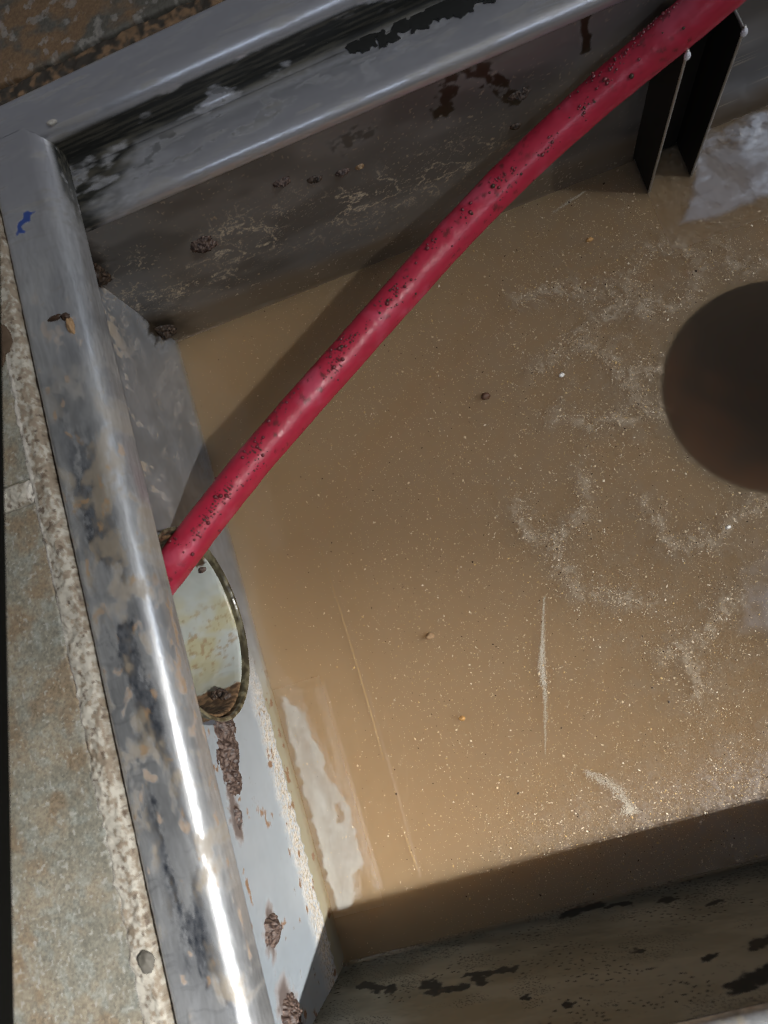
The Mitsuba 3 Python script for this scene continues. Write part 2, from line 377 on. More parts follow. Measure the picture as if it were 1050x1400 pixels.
def wall_near_fn(p):
    # the near wall: olive-grey greasy steel with black mould spots
    jx = p.x + 0.007 * (fbm(p.x * 260, p.z * 260, 1, 3) - 0.5)
    jz = p.z + 0.007 * (fbm(p.x * 260 + 9, p.z * 260, 4, 3) - 0.5)
    m = mi.Float(0)
    for a, b, r in BW_MOULD:
        m = dr.maximum(m, smoothstep(r * 0.75, r * 0.45, seg(jx, jz, [a, b])))
    c1, c2, _ = voronoi(p.x * 230 + 2 * noise(p.x * 90, p.z * 90), p.z * 260)
    dots = smoothstep(0.30, 0.12, c1 + 0.1 * noise(p.x * 900, p.z * 900)) * smoothstep(0.54, 0.66, fbm(p.x * 45 + 3, p.z * 70, 8, 3) + 0.12 * smoothstep(0.05, 0.01, p.z))
    c3, c4, _ = voronoi(p.x * 600, p.z * 600)
    dots2 = smoothstep(0.3, 0.15, c3) * smoothstep(0.56, 0.68, fbm(p.x * 60 + 13, p.z * 80, 2, 3) + 0.12 * smoothstep(0.06, 0.0, p.z))
    m = dr.maximum(m, dr.maximum(dots, dots2 * 0.85))
    wash = smoothstep(0.3, 0.7, fbm(p.x * 26 + 0.6 * noise(p.x * 40, p.z * 60), p.z * 60 - p.x * 14, 1, 5))
    col = mix((0.125, 0.132, 0.112), (0.21, 0.215, 0.185), wash)
    col = mix(col, (0.008, 0.009, 0.008), m * 0.95)
    return col, 0.36 + 0.16 * wash + 0.4 * m, dr.clip(0.35 - m, 0, 1)


surface("near_wall_steel", wall_near_fn, lambda p: fbm(p.x * 260, p.y * 100, p.z * 260, 3), 0.0003)


def tile_fn(p):
    a = fbm(p.x * 70, p.y * 70, 1, 5)
    b = fbm(p.x * 260 + 4, p.y * 260, 2, 4)
    c = 0.5 * noise(p.x * 1100, p.y * 1100, 3) + 0.5 * noise(p.x * 2000, p.y * 2000, 8)
    far = smoothstep(-0.02, 0.04, p.y)
    col = mix((0.215, 0.205, 0.165), (0.27, 0.235, 0.175), smoothstep(0.3, 0.7, a))
    col = mix(col, (0.28, 0.30, 0.275), smoothstep(0.45, 0.75, b) * 0.5)
    col = mix(col, (0.22, 0.15, 0.085), smoothstep(0.50, 0.70, fbm(p.x * 80 + 9, p.y * 80 + 2, 5, 4)) * 0.6)
    col = col * (0.55 + 0.9 * c)
    col = mix(col, (0.45, 0.44, 0.40), smoothstep(0.78, 0.9, noise(p.x * 800 + 3, p.y * 800, 5)) * 0.6)
    brown = mix((0.09, 0.083, 0.066), (0.17, 0.105, 0.055), smoothstep(0.4, 0.62, fbm(p.x * 60, p.y * 90, 7, 5)))
    brown = mix(brown, (0.27, 0.25, 0.22), smoothstep(0.6, 0.72, fbm(p.x * 210, p.y * 210, 9, 4)) * 0.6)
    col = mix(col, brown * (0.7 + 0.6 * c), far)
    return col, 0.55 + 0.25 * b, mi.Float(0)


surface("stone_tile", tile_fn, lambda p: fbm(p.x * 300, p.y * 300, p.z * 300, 4) + 2 * fbm(p.x * 60, p.y * 60, p.z * 60, 2), 0.0005)


def mortar_fn(p):
    a = fbm(p.x * 620, p.y * 520, p.z * 620, 4) + 0.35 * (fbm(p.x * 60, p.y * 60, 3, 3) - 0.5)
    col = mix((0.43, 0.405, 0.345), (0.235, 0.19, 0.14), smoothstep(0.34, 0.66, a + 12 * (p.x + 0.0125)))
    col = mix(col, (0.66, 0.63, 0.57), smoothstep(-0.0165, -0.0178, p.x + 0.002 * (a - 0.5) - 0.02 * (p.y + 0.2)) * smoothstep(-0.0235, -0.0215, p.x - 0.02 * (p.y + 0.2)) * 0.75)
    col = mix(col, (0.09, 0.06, 0.04), smoothstep(0.62, 0.74, fbm(p.x * 420 + 8, p.y * 420, p.z * 420, 4)) * 0.8)
    return col, mi.Float(0.8), mi.Float(0)


surface("mortar", mortar_fn, lambda p: fbm(p.x * 700, p.y * 700, p.z * 700, 3), 0.0004)


def soil_fn(p):
    a = fbm(p.x * 300, p.y * 300, p.z * 300, 4)
    col = mix((0.035, 0.028, 0.020), (0.19, 0.115, 0.06), smoothstep(0.42, 0.68, a))
    return col, mi.Float(0.85), mi.Float(0)


surface("soil", soil_fn)
plain("soil", (0.085, 0.055, 0.033), 0.85)


def mud_fn(p):
    a = fbm(p.x * 700, p.y * 700, p.z * 700, 3)
    col = mix((0.07, 0.042, 0.032), (0.22, 0.145, 0.105), smoothstep(0.4, 0.66, a))
    return col, 0.30 + 0.4 * a, mi.Float(0)


plain("wet_mud", (0.050, 0.033, 0.027), 0.5)
plain("brown_clot", (0.10, 0.050, 0.028), 0.6)
def heap_of(dark, pale):
    def fn(p):
        a = fbm(p.x * 800, p.y * 800, p.z * 800, 3)
        return mix(dark, pale, smoothstep(0.35, 0.68, a)), 0.35 + 0.5 * a, mi.Float(0)
    return fn


surface("heap", heap_of((0.030, 0.018, 0.015), (0.115, 0.078, 0.062)))
surface("dark_heap", heap_of((0.014, 0.009, 0.006), (0.065, 0.042, 0.028)))
surface("tan_heap", heap_of((0.18, 0.11, 0.055), (0.36, 0.25, 0.15)))
plain("tan_mud", (0.30, 0.19, 0.10), 0.75)
plain("dark_mud", (0.045, 0.026, 0.016), 0.35)
plain("mould_flake", (0.010, 0.011, 0.010), 0.6)
plain("pebble", (0.13, 0.12, 0.10), 0.7)


def hose_fn(p):
    a = fbm(p.x * 140, p.y * 140, p.z * 140, 4)
    dirt = smoothstep(0.60, 0.74, fbm(p.x * 300, p.y * 300, p.z * 300, 5)) * smoothstep(0.42, 0.62, fbm(p.x * 45 + 3, p.y * 45, p.z * 45, 3))
    wear = smoothstep(0.55, 0.75, fbm(p.x * 60 + 8, p.y * 60, p.z * 60, 4))
    col = mix((0.42, 0.020, 0.050), (0.33, 0.014, 0.036), a)
    col = mix(col, (0.48, 0.075, 0.125), wear * 0.6)
    col = mix(col, (0.07, 0.018, 0.014), dirt * 0.75)
    return col, 0.26 + 0.22 * a, mi.Float(0)


surface("hose_rubber", hose_fn, lambda p: fbm(p.x * 900, p.y * 900, p.z * 900, 2), 0.00016)
plain("wet_bead", (0.13, 0.012, 0.018), 0.10, spec=0.9, clearcoat=1.0, clearcoat_gloss=0.9)
scene["mat_painted_wet"] = {"type": "twosided", "bsdf": {
    "type": "principled", "base_color": {"type": "mesh_attribute", "name": "vertex_color"}, "specular": 0.5, "clearcoat": 0.5, "clearcoat_gloss": 0.85,
    "roughness": mikit.proc(lambda p, n, uv: mi.Float(uv.x))}}
plain("pearl_drop", (0.60, 0.62, 0.68), 0.08, spec=0.8)
plain("shaded_steel", (0.014, 0.014, 0.013), 0.55, metal=0.2, spec=0.25)  # bracket faces turned from the lamp, their shade put into the colour
plain("lit_edge_steel", (0.45, 0.45, 0.43), 0.4, metal=0.8)  # fin edges catching light, the gleam put into a paler steel


def pvc_fn(p):
    a = fbm(p.x * 120, p.y * 90, p.z * 120, 4)
    stain = smoothstep(0.34, 0.70, fbm(p.x * 60 + 5, p.y * 110, 3, 4)) * smoothstep(0.045, 0.01, dr.abs(p.y + 0.208)) * 0.75
    spots = smoothstep(0.55, 0.70, fbm(p.x * 380, p.y * 520, p.z * 380, 4)) * smoothstep(0.026, 0.012, dr.abs(p.y + 0.207)) * 0.8
    mud = smoothstep(0.40, 0.52, fbm(p.x * 190, p.y * 260, p.z * 190, 4) + 0.8 * smoothstep(-0.172, -0.158, p.y) - 0.4 + 0.9 * smoothstep(-0.232, -0.243, p.y))
    col = mix((0.32, 0.35, 0.32), (0.42, 0.455, 0.44), a)
    col = mix(col, (0.36, 0.33, 0.18), stain)
    col = mix(col, (0.24, 0.16, 0.08), spots * 0.8)
    col = mix(col, mix((0.06, 0.035, 0.018), (0.19, 0.115, 0.06), smoothstep(0.35, 0.65, fbm(p.x * 500, p.y * 500, p.z * 500, 3))), mud)
    return col, 0.30 + 0.3 * mud, mi.Float(0)


surface("pvc", pvc_fn, lambda p: fbm(p.x * 320, p.y * 320, p.z * 320, 4), 0.0005)


def seal_fn(p):
    a = fbm(p.x * 220, p.y * 160, p.z * 220, 4)
    col = mix((0.15, 0.135, 0.085), (0.04, 0.034, 0.02), smoothstep(0.35, 0.62, a))
    return col, 0.10 + 0.3 * a, mi.Float(0)


surface("pipe_seal", seal_fn, lambda p: fbm(p.x * 500, p.y * 500, p.z * 500, 3), 0.0003)

# outlines where scum has gathered on the water (metres on the water plane, from the far left corner of the pit)
RING = [(0.3117 + 0.0205 * math.cos(a) * (1 + .08 * math.sin(3 * a)), -0.0805 + 0.0195 * math.sin(a)) for a in np.linspace(0, 2 * math.pi, 15)]
SCUM = [RING,
        [(0.2898, -0.1334), (0.2715, -0.1312), (0.268, -0.1409), (0.2715, -0.1533), (0.2830, -0.1590)],
        [(0.2216, -0.1084), (0.2477, -0.1001), (0.2646, -0.1128), (0.2664, -0.1331), (0.268, -0.1409)],
        [(0.2221, -0.1406), (0.241, -0.1515), (0.2655, -0.1577), (0.2830, -0.1590)],
        [(0.2481, -0.0988), (0.2824, -0.086), (0.2941, -0.0973)],
        [(0.3477, -0.0722), (0.3499, -0.0892), (0.3666, -0.0962)],
        [(0.1832, -0.1842), (0.1821, -0.2035), (0.1976, -0.211), (0.2197, -0.2014), (0.2263, -0.1804)],
        [(0.1976, -0.211), (0.1955, -0.23), (0.2012, -0.2453), (0.2196, -0.2548), (0.2362, -0.2644)],
        [(0.2536, -0.2085), (0.2584, -0.2363), (0.2758, -0.2407), (0.2983, -0.2306), (0.3152, -0.2298)],
        [(0.2803, -0.2727), (0.2631, -0.2857), (0.2425, -0.2909), (0.231, -0.2939)],
        [(0.2455, -0.294), (0.2473, -0.3114), (0.2394, -0.3216)],
        [(0.2245, -0.0585), (0.2488, -0.0635), (0.276, -0.0783), (0.2941, -0.0973)]]


def scum_at(x, y):
    jx = x + 0.008 * (fbm(x * 130, y * 130, 3, 4) - 0.5)
    jy = y + 0.008 * (fbm(x * 130 + 6, y * 130, 8, 4) - 0.5)
    d = mi.Float(9.0)
    for line in SCUM:
        d = dr.minimum(d, seg(jx, jy, line))
    return d


def scum_fn(p):
    # the scum on the water: fine tan powder gathered in rings and veils; the roughness slot carries its cover
    right = smoothstep(0.03, 0.28, p.x + 0.10 * (fbm(p.x * 14, p.y * 14, 1, 3) - 0.5))
    d = scum_at(p.x, p.y)
    grain = smoothstep(0.3, 0.7, fbm(p.x * 900, p.y * 900, 2, 2))
    lace = smoothstep(0.0068, 0.0, d) * smoothstep(0.32, 0.60, fbm(p.x * 330, p.y * 330, 2, 4)) * smoothstep(0.24, 0.50, fbm(p.x * 75, p.y * 75, 22, 2) + 0.12)
    halo = smoothstep(0.016, 0.002, d) * smoothstep(0.42, 0.62, fbm(p.x * 260, p.y * 260, 5, 4))
    veil = smoothstep(0.38, 0.70, fbm(p.x * 130, p.y * 130, 6, 5))
    pale_sheen = smoothstep(0.045, 0.012, dr.sqrt(dr.square(p.x - 0.318) + dr.square((p.y + 0.300) * 0.75)) + 0.035 * (fbm(p.x * 90, p.y * 90, 12, 4) - 0.5))  # pale patch at the right: a reflection put into the scum colour
    front = smoothstep(-0.335, -0.372, p.y) * smoothstep(0.03, 0.26, p.x)
    cover = 0.60 * lace * (0.15 + 0.85 * grain) + 0.40 * halo * (0.3 + 0.7 * grain) + right * (0.06 + 0.30 * veil * (0.2 + 0.8 * grain)) + 0.40 * pale_sheen + 0.26 * front * grain + 0.04
    keep = smoothstep(SHADE_R - 0.001, SHADE_R + 0.0015, dr.sqrt(dr.square(p.x - SHADE_C[0]) + dr.square(p.y - SHADE_C[1])))  # no scum drawn inside the round shadow
    col = mix(mix((0.29, 0.23, 0.165), (0.35, 0.285, 0.21), lace), (0.38, 0.345, 0.335), dr.clip(pale_sheen + 0.6 * front, 0, 1))
    return col, dr.clip(cover * keep, 0, 0.85), mi.Float(0)


SHADE_C, SHADE_R = (0.3462, -0.1660), 0.0640  # middle and radius of the round shadow
surface("scum", scum_fn)
scene["mat_painted_matte"] = {"type": "twosided", "bsdf": {"type": "diffuse", "reflectance": {"type": "mesh_attribute", "name": "vertex_color"}}}
scene["mat_scum_sheet"] = {"type": "mask", "opacity": mikit.proc(lambda p, n, uv: mi.Float(uv.x)), "bsdf": {"type": "twosided", "bsdf": {
    "type": "diffuse", "reflectance": {"type": "mesh_attribute", "name": "vertex_color"}}}}
scene["mat_film_sheet"] = {"type": "mask", "opacity": mikit.proc(lambda p, n, uv: mi.Float(uv.x)), "bsdf": {"type": "twosided", "bsdf": {
    "type": "principled", "base_color": {"type": "mesh_attribute", "name": "vertex_color"}, "roughness": 0.16, "specular": 0.9}}}
scene["mat_water_skin"] = {"type": "thindielectric", "int_ior": 1.33}
scene["mat_nothing"] = {"type": "null"}


plain("wall_reflection", (0.345, 0.305, 0.235), 0.4, spec=0.4)
plain("grey_film", (0.25, 0.24, 0.25), 0.15, spec=0.8)
plain("white_scum", (0.40, 0.36, 0.29), 0.5)
plain("faint_thread", (0.34, 0.235, 0.12), 0.4)
plain("lime", (0.42, 0.40, 0.36), 0.8)
plain("white_bead", (0.75, 0.73, 0.68), 0.4)
plain("orange_grit", (0.42, 0.23, 0.08), 0.6)


def shadow_disc_fn(p):
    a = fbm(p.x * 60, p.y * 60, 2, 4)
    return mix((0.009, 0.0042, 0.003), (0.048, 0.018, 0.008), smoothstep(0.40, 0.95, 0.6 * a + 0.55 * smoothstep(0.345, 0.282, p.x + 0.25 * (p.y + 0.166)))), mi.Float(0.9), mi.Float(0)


surface("shadow_disc_top", shadow_disc_fn)  # shadow tones as colour, browner towards the left edge
plain("black_rubber", (0.006, 0.006, 0.005), 0.9, spec=0.1)
plain("brown_rubber", (0.016, 0.009, 0.006), 0.9, spec=0.1)
for nm, c in (("fleck_pale", (0.68, 0.59, 0.47)), ("fleck_tan", (0.51, 0.40, 0.27)), ("fleck_gold", (0.52, 0.36, 0.16)), ("fleck_dark", (0.05, 0.03, 0.015))):
    plain(nm, c, 0.5)

# ------------------------------------------------------------------ setting: floor with tiles, water
PX1, PY0 = 0.62, -0.41          # inner right wall, near wall of the pit (the far left corner is the origin, z = 0 the water)
skew = lambda y: 0.012 * min(y, 0.0)
hole = Polygon([(-0.003, 0.056), (PX1 + 0.03, 0.056), (PX1 + 0.03, PY0 - 0.056), (-0.009, PY0 - 0.056)])
ground = Polygon([(-1.2, -1.3), (1.9, -1.3), (1.9, 1.2), (-1.2, 1.2)]).difference(hole)
obj("floor", prism(ground, 0.120, 0.036), "soil", smooth=False, kind="structure", label="soil and cement bed under the stone tiles round the pit")


def tile_mesh(edge, away, depth, length_far, fine, seed, z1, z0=0.140):
    """A stone tile along the line edge (two points); the side towards the pit is worn uneven, the rest reaches length_far away from it."""
    e0, e1 = np.array(edge[0], float), np.array(edge[1], float)
    away = np.array(away, float)
    n = int(np.linalg.norm(e1 - e0) / fine)
    t = np.linspace(0, 1, n)
    q = np.r_[np.array([0.0, 0.0003, 0.001]), steps(0.0018, depth, fine, length_far, 56)]
    zz = np.r_[z1 - 0.0016, z1 - 0.0005, z1 - 0.0001, np.full(len(q) - 3, z1)]
    q = np.r_[0.0002, q]; zz = np.r_[z0, zz]
    base = e0 + (e1 - e0) * t[:, None]
    wob = (meshkit.fbm(np.c_[base * 130, 0 * t + seed], 4, seed) - 0.5) * 0.0030
    v = np.zeros((n, len(q), 3))
    v[..., :2] = base[:, None] + away[None, None] * (q[None] + wob[:, None] * np.exp(-q / 0.004)[None])[..., None]
    v[..., 2] = zz
    for k in (0, -1):
        v[k, :, 2] = z0
    return loft(v, closed=False)


def tile_up(m):
    if m.face_normals[:, 2].mean() < 0: m.invert()
    return m


W_, N_ = (-1, 0), (0, 1)
for k, (edge, away, depth, fine, z1, far) in enumerate([
        (((-0.0172, -0.138), (-0.0195, -0.400)), W_, 0.070, 0.00040, 0.1652, 0.32), (((-0.0158, -0.0665), (-0.0165, -0.127)), W_, 0.035, 0.00045, 0.1650, 0.32),
        (((-0.012, 0.0695), (0.20, 0.0695)), N_, 0.045, 0.00042, 0.1640, 0.25), (((-0.022, -0.411), (-0.024, -0.60)), W_, 0.02, 0.002, 0.1652, 0.30),
        (((-0.022, 0.071), (-0.30, 0.071)), N_, 0.02, 0.004, 0.1645, 0.25), (((-0.0165, 0.058), (-0.0165, -0.050)), W_, 0.02, 0.001, 0.1648, 0.30), (((0.2095, 0.0695), (0.55, 0.0695)), N_, 0.02, 0.004, 0.1640, 0.25)]):
    paint("tile", tile_up(tile_mesh(edge, away, depth, far, fine, 20 + k, z1)), "stone_tile", "floor")


def bead_strip(pts, width, z, h, seed, n=450, m=22):
    """A rough, crumbly strip of mortar along a line."""
    path = spline(pts, n)
    t = np.gradient(path, axis=0); t /= np.linalg.norm(t, axis=1, keepdims=True)
    s = np.stack([-t[:, 1], t[:, 0], 0 * t[:, 0]], -1)
    a = np.linspace(-1, 1, m)
    prof = np.sqrt(np.maximum(0, 1 - np.abs(a) ** 4))
    v = path[:, None] + s[:, None] * (a * width / 2)[None, :, None]
    q = v.reshape(-1, 3)
    off = (meshkit.fbm(q * 260, 4, seed).reshape(n, m) - 0.5) * 0.0022 + (meshkit.fbm(q * 60, 3, seed + 1).reshape(n, m) - 0.5) * 0.002
    edge = (meshkit.fbm(q * 200, 3, seed + 3).reshape(n, m) - 0.5) * 0.0022
    v = v + s[:, None] * edge[..., None]
    v[..., 2] = z + h * prof[None] + off * prof[None]
    foot = v[:, [0, -1]].copy(); foot[..., 2] = z - 0.006
    m = loft(np.concatenate([foot[:, :1], v, foot[:, 1:]], 1), closed=False)
    if m.face_normals[:, 2].mean() < 0: m.invert()
    return m


paint("mortar_strip", bead_strip([(-0.0108, 0.055, 0), (-0.0108, -0.03, 0), (-0.0130, -0.10, 0), (-0.0134, -0.19, 0), (-0.0146, -0.27, 0), (-0.0160, -0.35, 0), (-0.0175, -0.46, 0)], 0.0118, 0.1615, 0.0048, 3, 1300, 30), "mortar", "floor",
    label="rough whitish mortar strip between the left tiles and the steel rail")
paint("mortar_strip", bead_strip([(-0.0165, -0.132, 0), (-0.08, -0.132, 0), (-0.3, -0.132, 0)], 0.012, 0.1602, 0.0046, 5), "mortar", "floor")
paint("mortar_strip", bead_strip([(-0.013, -0.057, 0), (-0.08, -0.057, 0), (-0.3, -0.057, 0)], 0.013, 0.1605, 0.0045, 9), "mortar", "floor")
paint("mortar_strip", bead_strip([(-0.02, 0.0645, 0), (0.10, 0.0640, 0), (0.22, 0.0640, 0), (0.5, 0.0640, 0)], 0.011, 0.1590, 0.0042, 12), "soil", "floor",
    label="dark soil-filled joint between the far tile and the steel rail")

# water: a murky block, its edge drawn up the steel as a meniscus
SHADE_MID, SHADE_RAD = np.array(SHADE_C), SHADE_R
def meniscus(a, b, inward):
    n = 260
    p = np.linspace(a, b, n)
    s = np.linspace(0, 1, 9)
    hgt = 0.0019 * (0.8 + 0.4 * meshkit.fbm(np.c_[p * 90, 0 * p[:, 0]], 3, 4))
    v = np.zeros((n, 9, 3))
    v[:, :, :2] = p[:, None] + np.array(inward)[None, None] * (0.0022 * s)[None, :, None]
    v[:, :, 2] = 0.0002 + hgt[:, None] * ((1 - s) ** 2.4)[None]
    m = loft(v, closed=False)
    if m.face_normals[:, 2].mean() < 0: m.invert()
    return m


scene["silty_water"] = {"type": "homogeneous", "albedo": {"type": "rgb", "value": [0.78, 0.637, 0.432]}, "sigma_t": 130.0}
scene["water"] = {"type": "cube", "to_world": T().translate([PX1 / 2, PY0 / 2, -0.035]).scale([PX1 / 2 - 0.0004, -PY0 / 2 - 0.0004, 0.035]),
                  "bsdf": {"type": "ref", "id": "mat_water_skin"}, "interior": {"type": "ref", "id": "silty_water"}}
labels["water"] = {"label": "murky brown water standing in the steel pit", "kind": "structure"}
obj("meniscus", join([meniscus((0.0006, 0), (0.0006, PY0), (1, 0)), meniscus((0, -0.0006), (PX1, -0.0006), (0, -1)), meniscus((0, PY0 + 0.0006), (PX1, PY0 + 0.0006), (0, 1))]), "water_skin", "water", smooth=True)

# ------------------------------------------------------------------ the steel pit
pit = thing("drain_pit", "stainless steel drain pit sunk in the floor, dirty rim, full of brown water", "drain")
# left rail: a folded channel over the pit wall
prof = [(-0.0042, 0.140), (-0.0042, 0.1622)] + arc(-0.0014, 0.1622, 0.0028, 180, 90, 5) + arc(0.0170, 0.1545, 0.0105, 90, 0, 14) + [(0.0275, 0.1475)] + [(0.0257, 0.1475)] + arc(0.0170, 0.1545, 0.0087, 0, 90, 8) + [(-0.0014, 0.1632), (-0.0026, 0.1622), (-0.0026, 0.140)]
ys = np.r_[np.linspace(0.0395, -0.385, 1130), np.linspace(-0.39, -0.47, 12)]
prof0, prof = prof, dense(prof, 0.00042, 22)
rings = []
for y in ys:
    w = 0.0006 * (meshkit.fbm(np.array([[0.3, y * 14, 2.0]]), 2, 3)[0] - 0.5)
    k = min(max(y / 0.0395, 0.0), 1.0)
    rings.append([(x + skew(y) + w * (1 - k), y + k * (0.0010 - 0.76 * max(0.0, x - 0.0170)), z + w * 0.6 * (1 - k)) for x, z in prof])
paint("rail", loft(rings), "rail_steel", pit, label="left rim rail with a bright rounded edge, black scuffs and tan mud")
# far rail with the upright face under it
profT = [(0.0590, 0.140), (0.0590, 0.1622)] + arc(0.0566, 0.1622, 0.0026, 0, 90, 5) + arc(0.0405, 0.1568, 0.0080, 90, 180, 12) + arc(0.0285, 0.1452, 0.0040, 0, -90, 7) + [(0.0285, 0.1395), (0.0350, 0.1395), (0.0350, 0.1568)] + arc(0.0405, 0.1568, 0.0062, 180, 90, 6) + [(0.0565, 0.1630), (0.0572, 0.1622), (0.0572, 0.140)]
xs = steps(-0.0040, 0.34, 0.0005, PX1 + 0.03, 20)
profT2 = dense(profT, 0.0005, 27)
paint("rail", loft([[(x, y, z) for y, z in profT2] for x in xs]), "far_steel", pit, label="far rim rail over a black mouldy upright face")
# ledge: flat shelf with rounded inner edge
profL = [(0.0285, 0.1412), (0.0060, 0.1412)] + arc(0.0060, 0.1352, 0.0060, 90, 180, 12) + [(0.0, 0.1330), (0.0016, 0.1330), (0.0016, 0.1352)] + arc(0.0060, 0.1352, 0.0044, 180, 90, 6) + [(0.0285, 0.1396)]
xs = steps(0.0004, 0.34, 0.0005, PX1, 20)
profL2 = dense(profL, 0.0005, 15)
paint("ledge", loft([[(x, y, z) for y, z in profL2] for x in xs]), "far_steel", pit, label="flat bluish steel ledge with a bright rounded inner edge")
# near side: ledge and rail, mirrored
paint("ledge", loft([[(x, PY0 - y, z - 0.0035) for y, z in dense(profL, 0.001, 15)] for x in steps(0.0004, 0.27, 0.001, PX1, 10)]), "rail_steel", pit)
paint("rail", loft([[(x, PY0 - y, z) for y, z in dense(profT, 0.0015, 27)] for x in steps(-0.004, 0.30, 0.002, PX1 + 0.03, 10)]), "rail_steel", pit)
paint("rail", loft([[(PX1 + 0.0265 - x, y, z) for x, z in dense(prof0, 0.002, 22)] for y in np.linspace(0.0325, PY0 - 0.0325, 120)]), "rail_steel", pit)
# walls
def wall_sheet(poly, thick=0.0016):
    return trimesh.creation.extrude_polygon(poly, thick, engine="earcut")


OC, OR = (-0.2015, 0.083), 0.0525          # outlet pipe: centre (y, z) and radius of the hole in the wall


def wall_mesh(us, vs, at, back):
    """A wall: a fine sheet facing the pit, and its plain back."""
    m = grid(us, vs, lambda U, V: at(U, V))
    return m, back


gy, gz = np.r_[0.0345, np.linspace(0.004, -0.41, 760), -0.4445], np.r_[-0.07, np.linspace(-0.004, 0.128, 230), 0.1585]
m = grid(gy, gz, lambda U, V: np.stack([0 * U, U, V], -1))
away = np.linalg.norm(m.triangles_center[:, 1:] - np.array(OC), axis=1) > OR
m = trimesh.Trimesh(m.vertices, m.faces[away], process=False)
if m.face_normals[:, 0].mean() < 0: m.invert()
wl = Polygon([(0.0345, -0.07), (PY0 - 0.0345, -0.07), (PY0 - 0.0345, 0.1585), (0.0345, 0.1585)]).difference(Point(*OC).buffer(OR, 48))
bk = trimesh.creation.extrude_polygon(wl, 0.0010, engine="earcut")
bk.apply_transform(np.array([[0, 0, 1, -0.0018], [1, 0, 0, 0], [0, 1, 0, 0], [0, 0, 0, 1.0]]))
paint("wall", join([m, bk]), "left_wall_steel", pit, label="bluish left wall with a sandy tide mark and a round pipe hole")
m = grid(steps(0.0, 0.37, 0.0006, PX1, 20), np.r_[-0.07, np.linspace(-0.004, 0.1330, 232)], lambda U, V: np.stack([U, 0 * U, V], -1))
if m.face_normals[:, 1].mean() > 0: m.invert()
paint("wall", join([m, box(0.0, PX1, 0.0008, 0.0018, -0.07, 0.1330, 0.0003)]), "far_wall_steel", pit, label="dark far wall with dried tan splashes and black drips")
m = grid(steps(0.0, 0.27, 0.0006, PX1, 20), np.r_[-0.07, np.linspace(-0.004, 0.1295, 220)], lambda U, V: np.stack([U, 0 * U + PY0, V], -1))
if m.face_normals[:, 1].mean() < 0: m.invert()
paint("wall", join([m, box(0.0, PX1, PY0 - 0.0018, PY0 - 0.0008, -0.07, 0.1295, 0.0003)]), "near_wall_steel", pit, label="olive near wall spotted with black mould")
m = grid(np.linspace(PY0 - 0.03, 0.03, 120), np.linspace(-0.07, 0.1600, 60), lambda U, V: np.stack([0 * U + PX1, U, V], -1))
if m.face_normals[:, 0].mean() > 0: m.invert()
paint("wall", join([m, box(PX1 + 0.0008, PX1 + 0.0018, PY0 - 0.03, 0.03, -0.07, 0.1600, 0.0003)]), "left_wall_steel", pit)
obj("bottom", box(0.0, PX1, PY0, 0.0, -0.0720, -0.0705, 0.0004), "dark_mud", pit, smooth=30)

# bracket: two upright fins on the far wall, with the hose resting on them
br = thing("bracket", "steel bracket of two upright fins under the red hose, its shade put into the colour", "bracket")
for x in (0.3211, 0.3473):
    f = Polygon([(-0.0002, -0.06), (-0.0256, -0.06), (-0.0256, 0.1150), (-0.0240, 0.1166), (-0.0002, 0.1166)])
    m = trimesh.creation.extrude_polygon(f, 0.0014, engine="earcut")
    m.apply_transform(np.array([[0, 0, 1, x - 0.0007], [1, 0, 0, 0], [0, 1, 0, 0], [0, 0, 0, 1.0]]))
    fin = obj("fin", m, "shaded_steel", br, smooth=False)
    e = tube(spline([(x, -0.0259, -0.01), (x, -0.0259, 0.06), (x, -0.0259, 0.1145), (x, -0.0245, 0.1171), (x, -0.012, 0.1171), (x, -0.004, 0.1171)], 60), 0.00075, 8)
    obj("edge", e, "lit_edge_steel", fin, smooth=True)
back = box(0.3225, 0.3459, -0.0032, -0.0008, -0.06, 0.1160, 0.0004)
obj("shade_plate", back, "shaded_steel", br, smooth=30)  # black plate added for the shaded wall between the fins
for i, x in enumerate((0.3211, 0.3473)):
    m = trimesh.creation.icosphere(subdivisions=3, radius=0.0018)
    m.vertices = m.vertices * [0.85, 0.85, 1.35] + [x, -0.0268, 0.1165]
    obj("water_drop", m, "pearl_drop", smooth=True, label=("bright water drop on the tip of the bracket fin just under the hose", "bright water drop on the tip of the right-hand bracket fin")[i], cat="water drop")

# outlet pipe through the left wall: white plastic, with a seal round its mouth
pp = thing("outlet_pipe", "white plastic pipe opening in the left wall, stained brown inside", "pipe")


def ring_yz(r, x, n=72, seed=None, amp=0.0):
    a = np.arange(n) * 2 * math.pi / n
    if seed is not None:
        r = r + amp * 2 * (meshkit.fbm(np.c_[np.cos(a) * 14, np.sin(a) * 14, 0 * a + x * 60], 3, seed) - 0.5)
    return np.c_[0 * a + x, OC[0] + r * np.cos(a), OC[1] + r * np.sin(a)]


